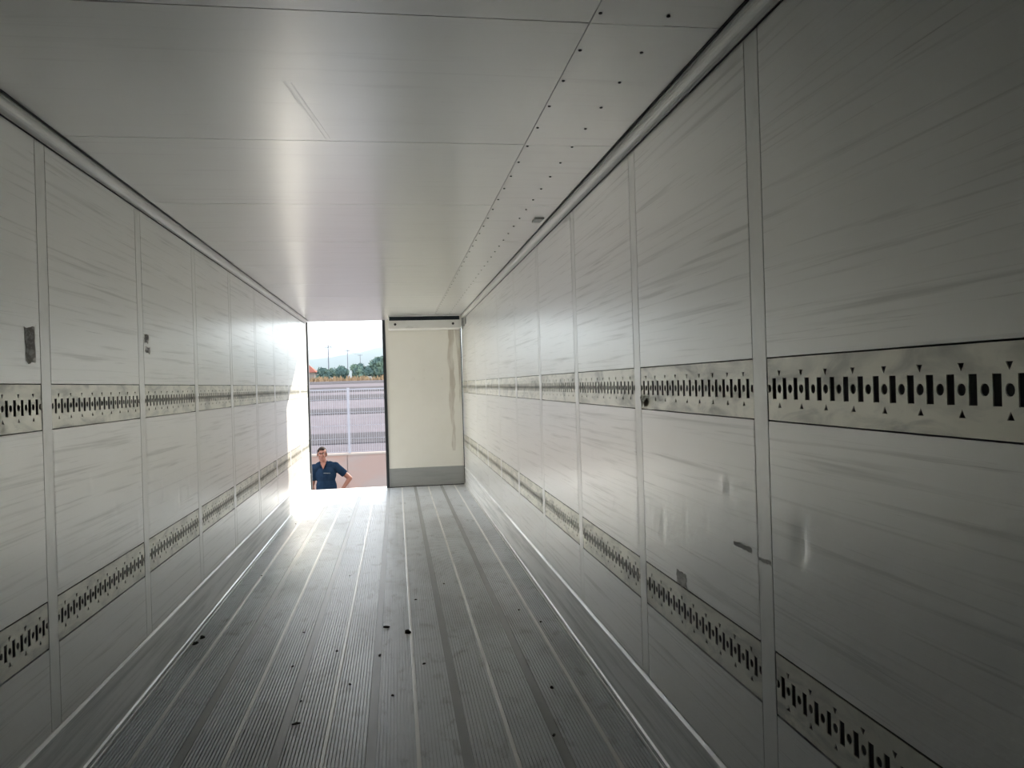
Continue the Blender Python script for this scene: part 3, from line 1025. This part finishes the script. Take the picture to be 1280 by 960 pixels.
fs += [(3, 2, 1, 0), (56, 57, 58, 59)]
man_part(cl.add(vs, fs), 'collar', SHIRT, shirt, True)
# open neckline: the V of skin below the throat
vn = MB().add([(.072, Y - .064, .345), (.168, Y - .064, .345), (.122, Y - .108, .245), (.085, Y - .02, .345), (.155, Y - .02, .345), (.122, Y - .05, .24)],
              [(0, 2, 1), (3, 4, 5), (0, 1, 4, 3), (1, 2, 5, 4), (2, 0, 3, 5)])
man_part(vn, 'neck_opening', SKIN, shirt)
# chest print
lg = MB()
for k in range(6):
    x0 = .128 + k * .019
    lg.box(x0, x0 + .014, Y - .102, Y - .0955, .168 - k * .001, .180 - k * .001)
man_part(lg, 'chest_print', LOGO, shirt)

tr = MB()
tr.sphere((.16, Y + .03, -.27), .172, .116, .13)
for sx in (-1, 1):
    hip = Vector((.16 + sx * .085, Y + .03, -.33))
    knee = Vector((.16 + sx * .10, Y + .01, -.71))
    ank = Vector((.16 + sx * .11, Y + .045, -1.13))
    tr.capsule(hip, knee, .092, .072)
    tr.tube(knee, ank, .072, .062, 14)
    tr.sphere(knee, .072)
remesh(tr, 'trousers', TROUS, .009, 3)
for sx in (-1, 1):
    so = MB()
    c = Vector((.16 + sx * .11, Y, -1.155))
    so.sphere(c + Vector((0, .05, .005)), .042, .055, .05)
    so.sphere(c + Vector((0, -.06, -.008)), .048, .105, .036)
    so.box(c.x - .043, c.x + .043, c.y - .15, c.y + .09, -1.20, -1.175)
    remesh(so, 'shoe', SHOE, .007, 2)
# hair: short, receding at the temples
hr = MB()
hr.sphere(HC + Vector((0, .030, .040)), .078, .092, .086, 20, 14)
hr.sphere(HC + Vector((0, .050, -.005)), .076, .070, .075, 18, 12)
hr.sphere(HC + Vector((0, -.034, .088)), .054, .052, .028)
hr.sphere(HC + Vector((-.05, -.030, .060)), .026, .040, .030)
for sx in (-1, 1):
    hr.sphere(HC + Vector((sx * .068, .000, .020)), .013, .035, .038)
remesh(hr, 'hair', HAIR, .006, 1)
for sx in (-1, 1):
    ey = MB().sphere(HC + Vector((sx * .030, -.083, .008)), .0125, .010, .009)
    eo = man_part(ey, 'eye', EYEW, man, True)
    man_part(MB().sphere(HC + Vector((sx * .030, -.091, .008)), .0055, .004, .0055), 'iris', DARKHOLE, eo, True)
    man_part(MB().capsule(HC + Vector((sx * .016, -.097, .029)), HC + Vector((sx * .046, -.088, .031)), .0045, .0035), 'eyebrow', HAIR, man, True)
man_part(MB().capsule(HC + Vector((-.022, -.089, -.062)), HC + Vector((.022, -.089, -.062)), .006, .006), 'lips', LIPM, man, True)

# ------------------------------------------------------------------ haze over the far field
hz = bpy.data.materials.new('haze')
hz.use_nodes = True
nt = hz.node_tree
nt.nodes.remove(nt.nodes['Principled BSDF'])
vsn = nt.nodes.new('ShaderNodeVolumeScatter')
vsn.inputs['Color'].default_value = (0.45, 0.53, 0.56, 1)
vsn.inputs['Density'].default_value = 0.0013
vsn.inputs['Anisotropy'].default_value = 0.0
vab = nt.nodes.new('ShaderNodeVolumeAbsorption')
vab.inputs['Color'].default_value = vsn.inputs['Color'].default_value
vab.inputs['Density'].default_value = 0.0013
vad = nt.nodes.new('ShaderNodeAddShader')
nt.links.new(vsn.outputs[0], vad.inputs[0])
nt.links.new(vab.outputs[0], vad.inputs[1])
nt.links.new(vad.outputs[0], nt.nodes['Material Output'].inputs['Volume'])
ho = MB().box(-1500, 1500, 1000, 3400, -2, 170).build('haze', hz)
tag(ho, 'pale morning haze lying over the far field and hills', 'haze', kind='stuff')
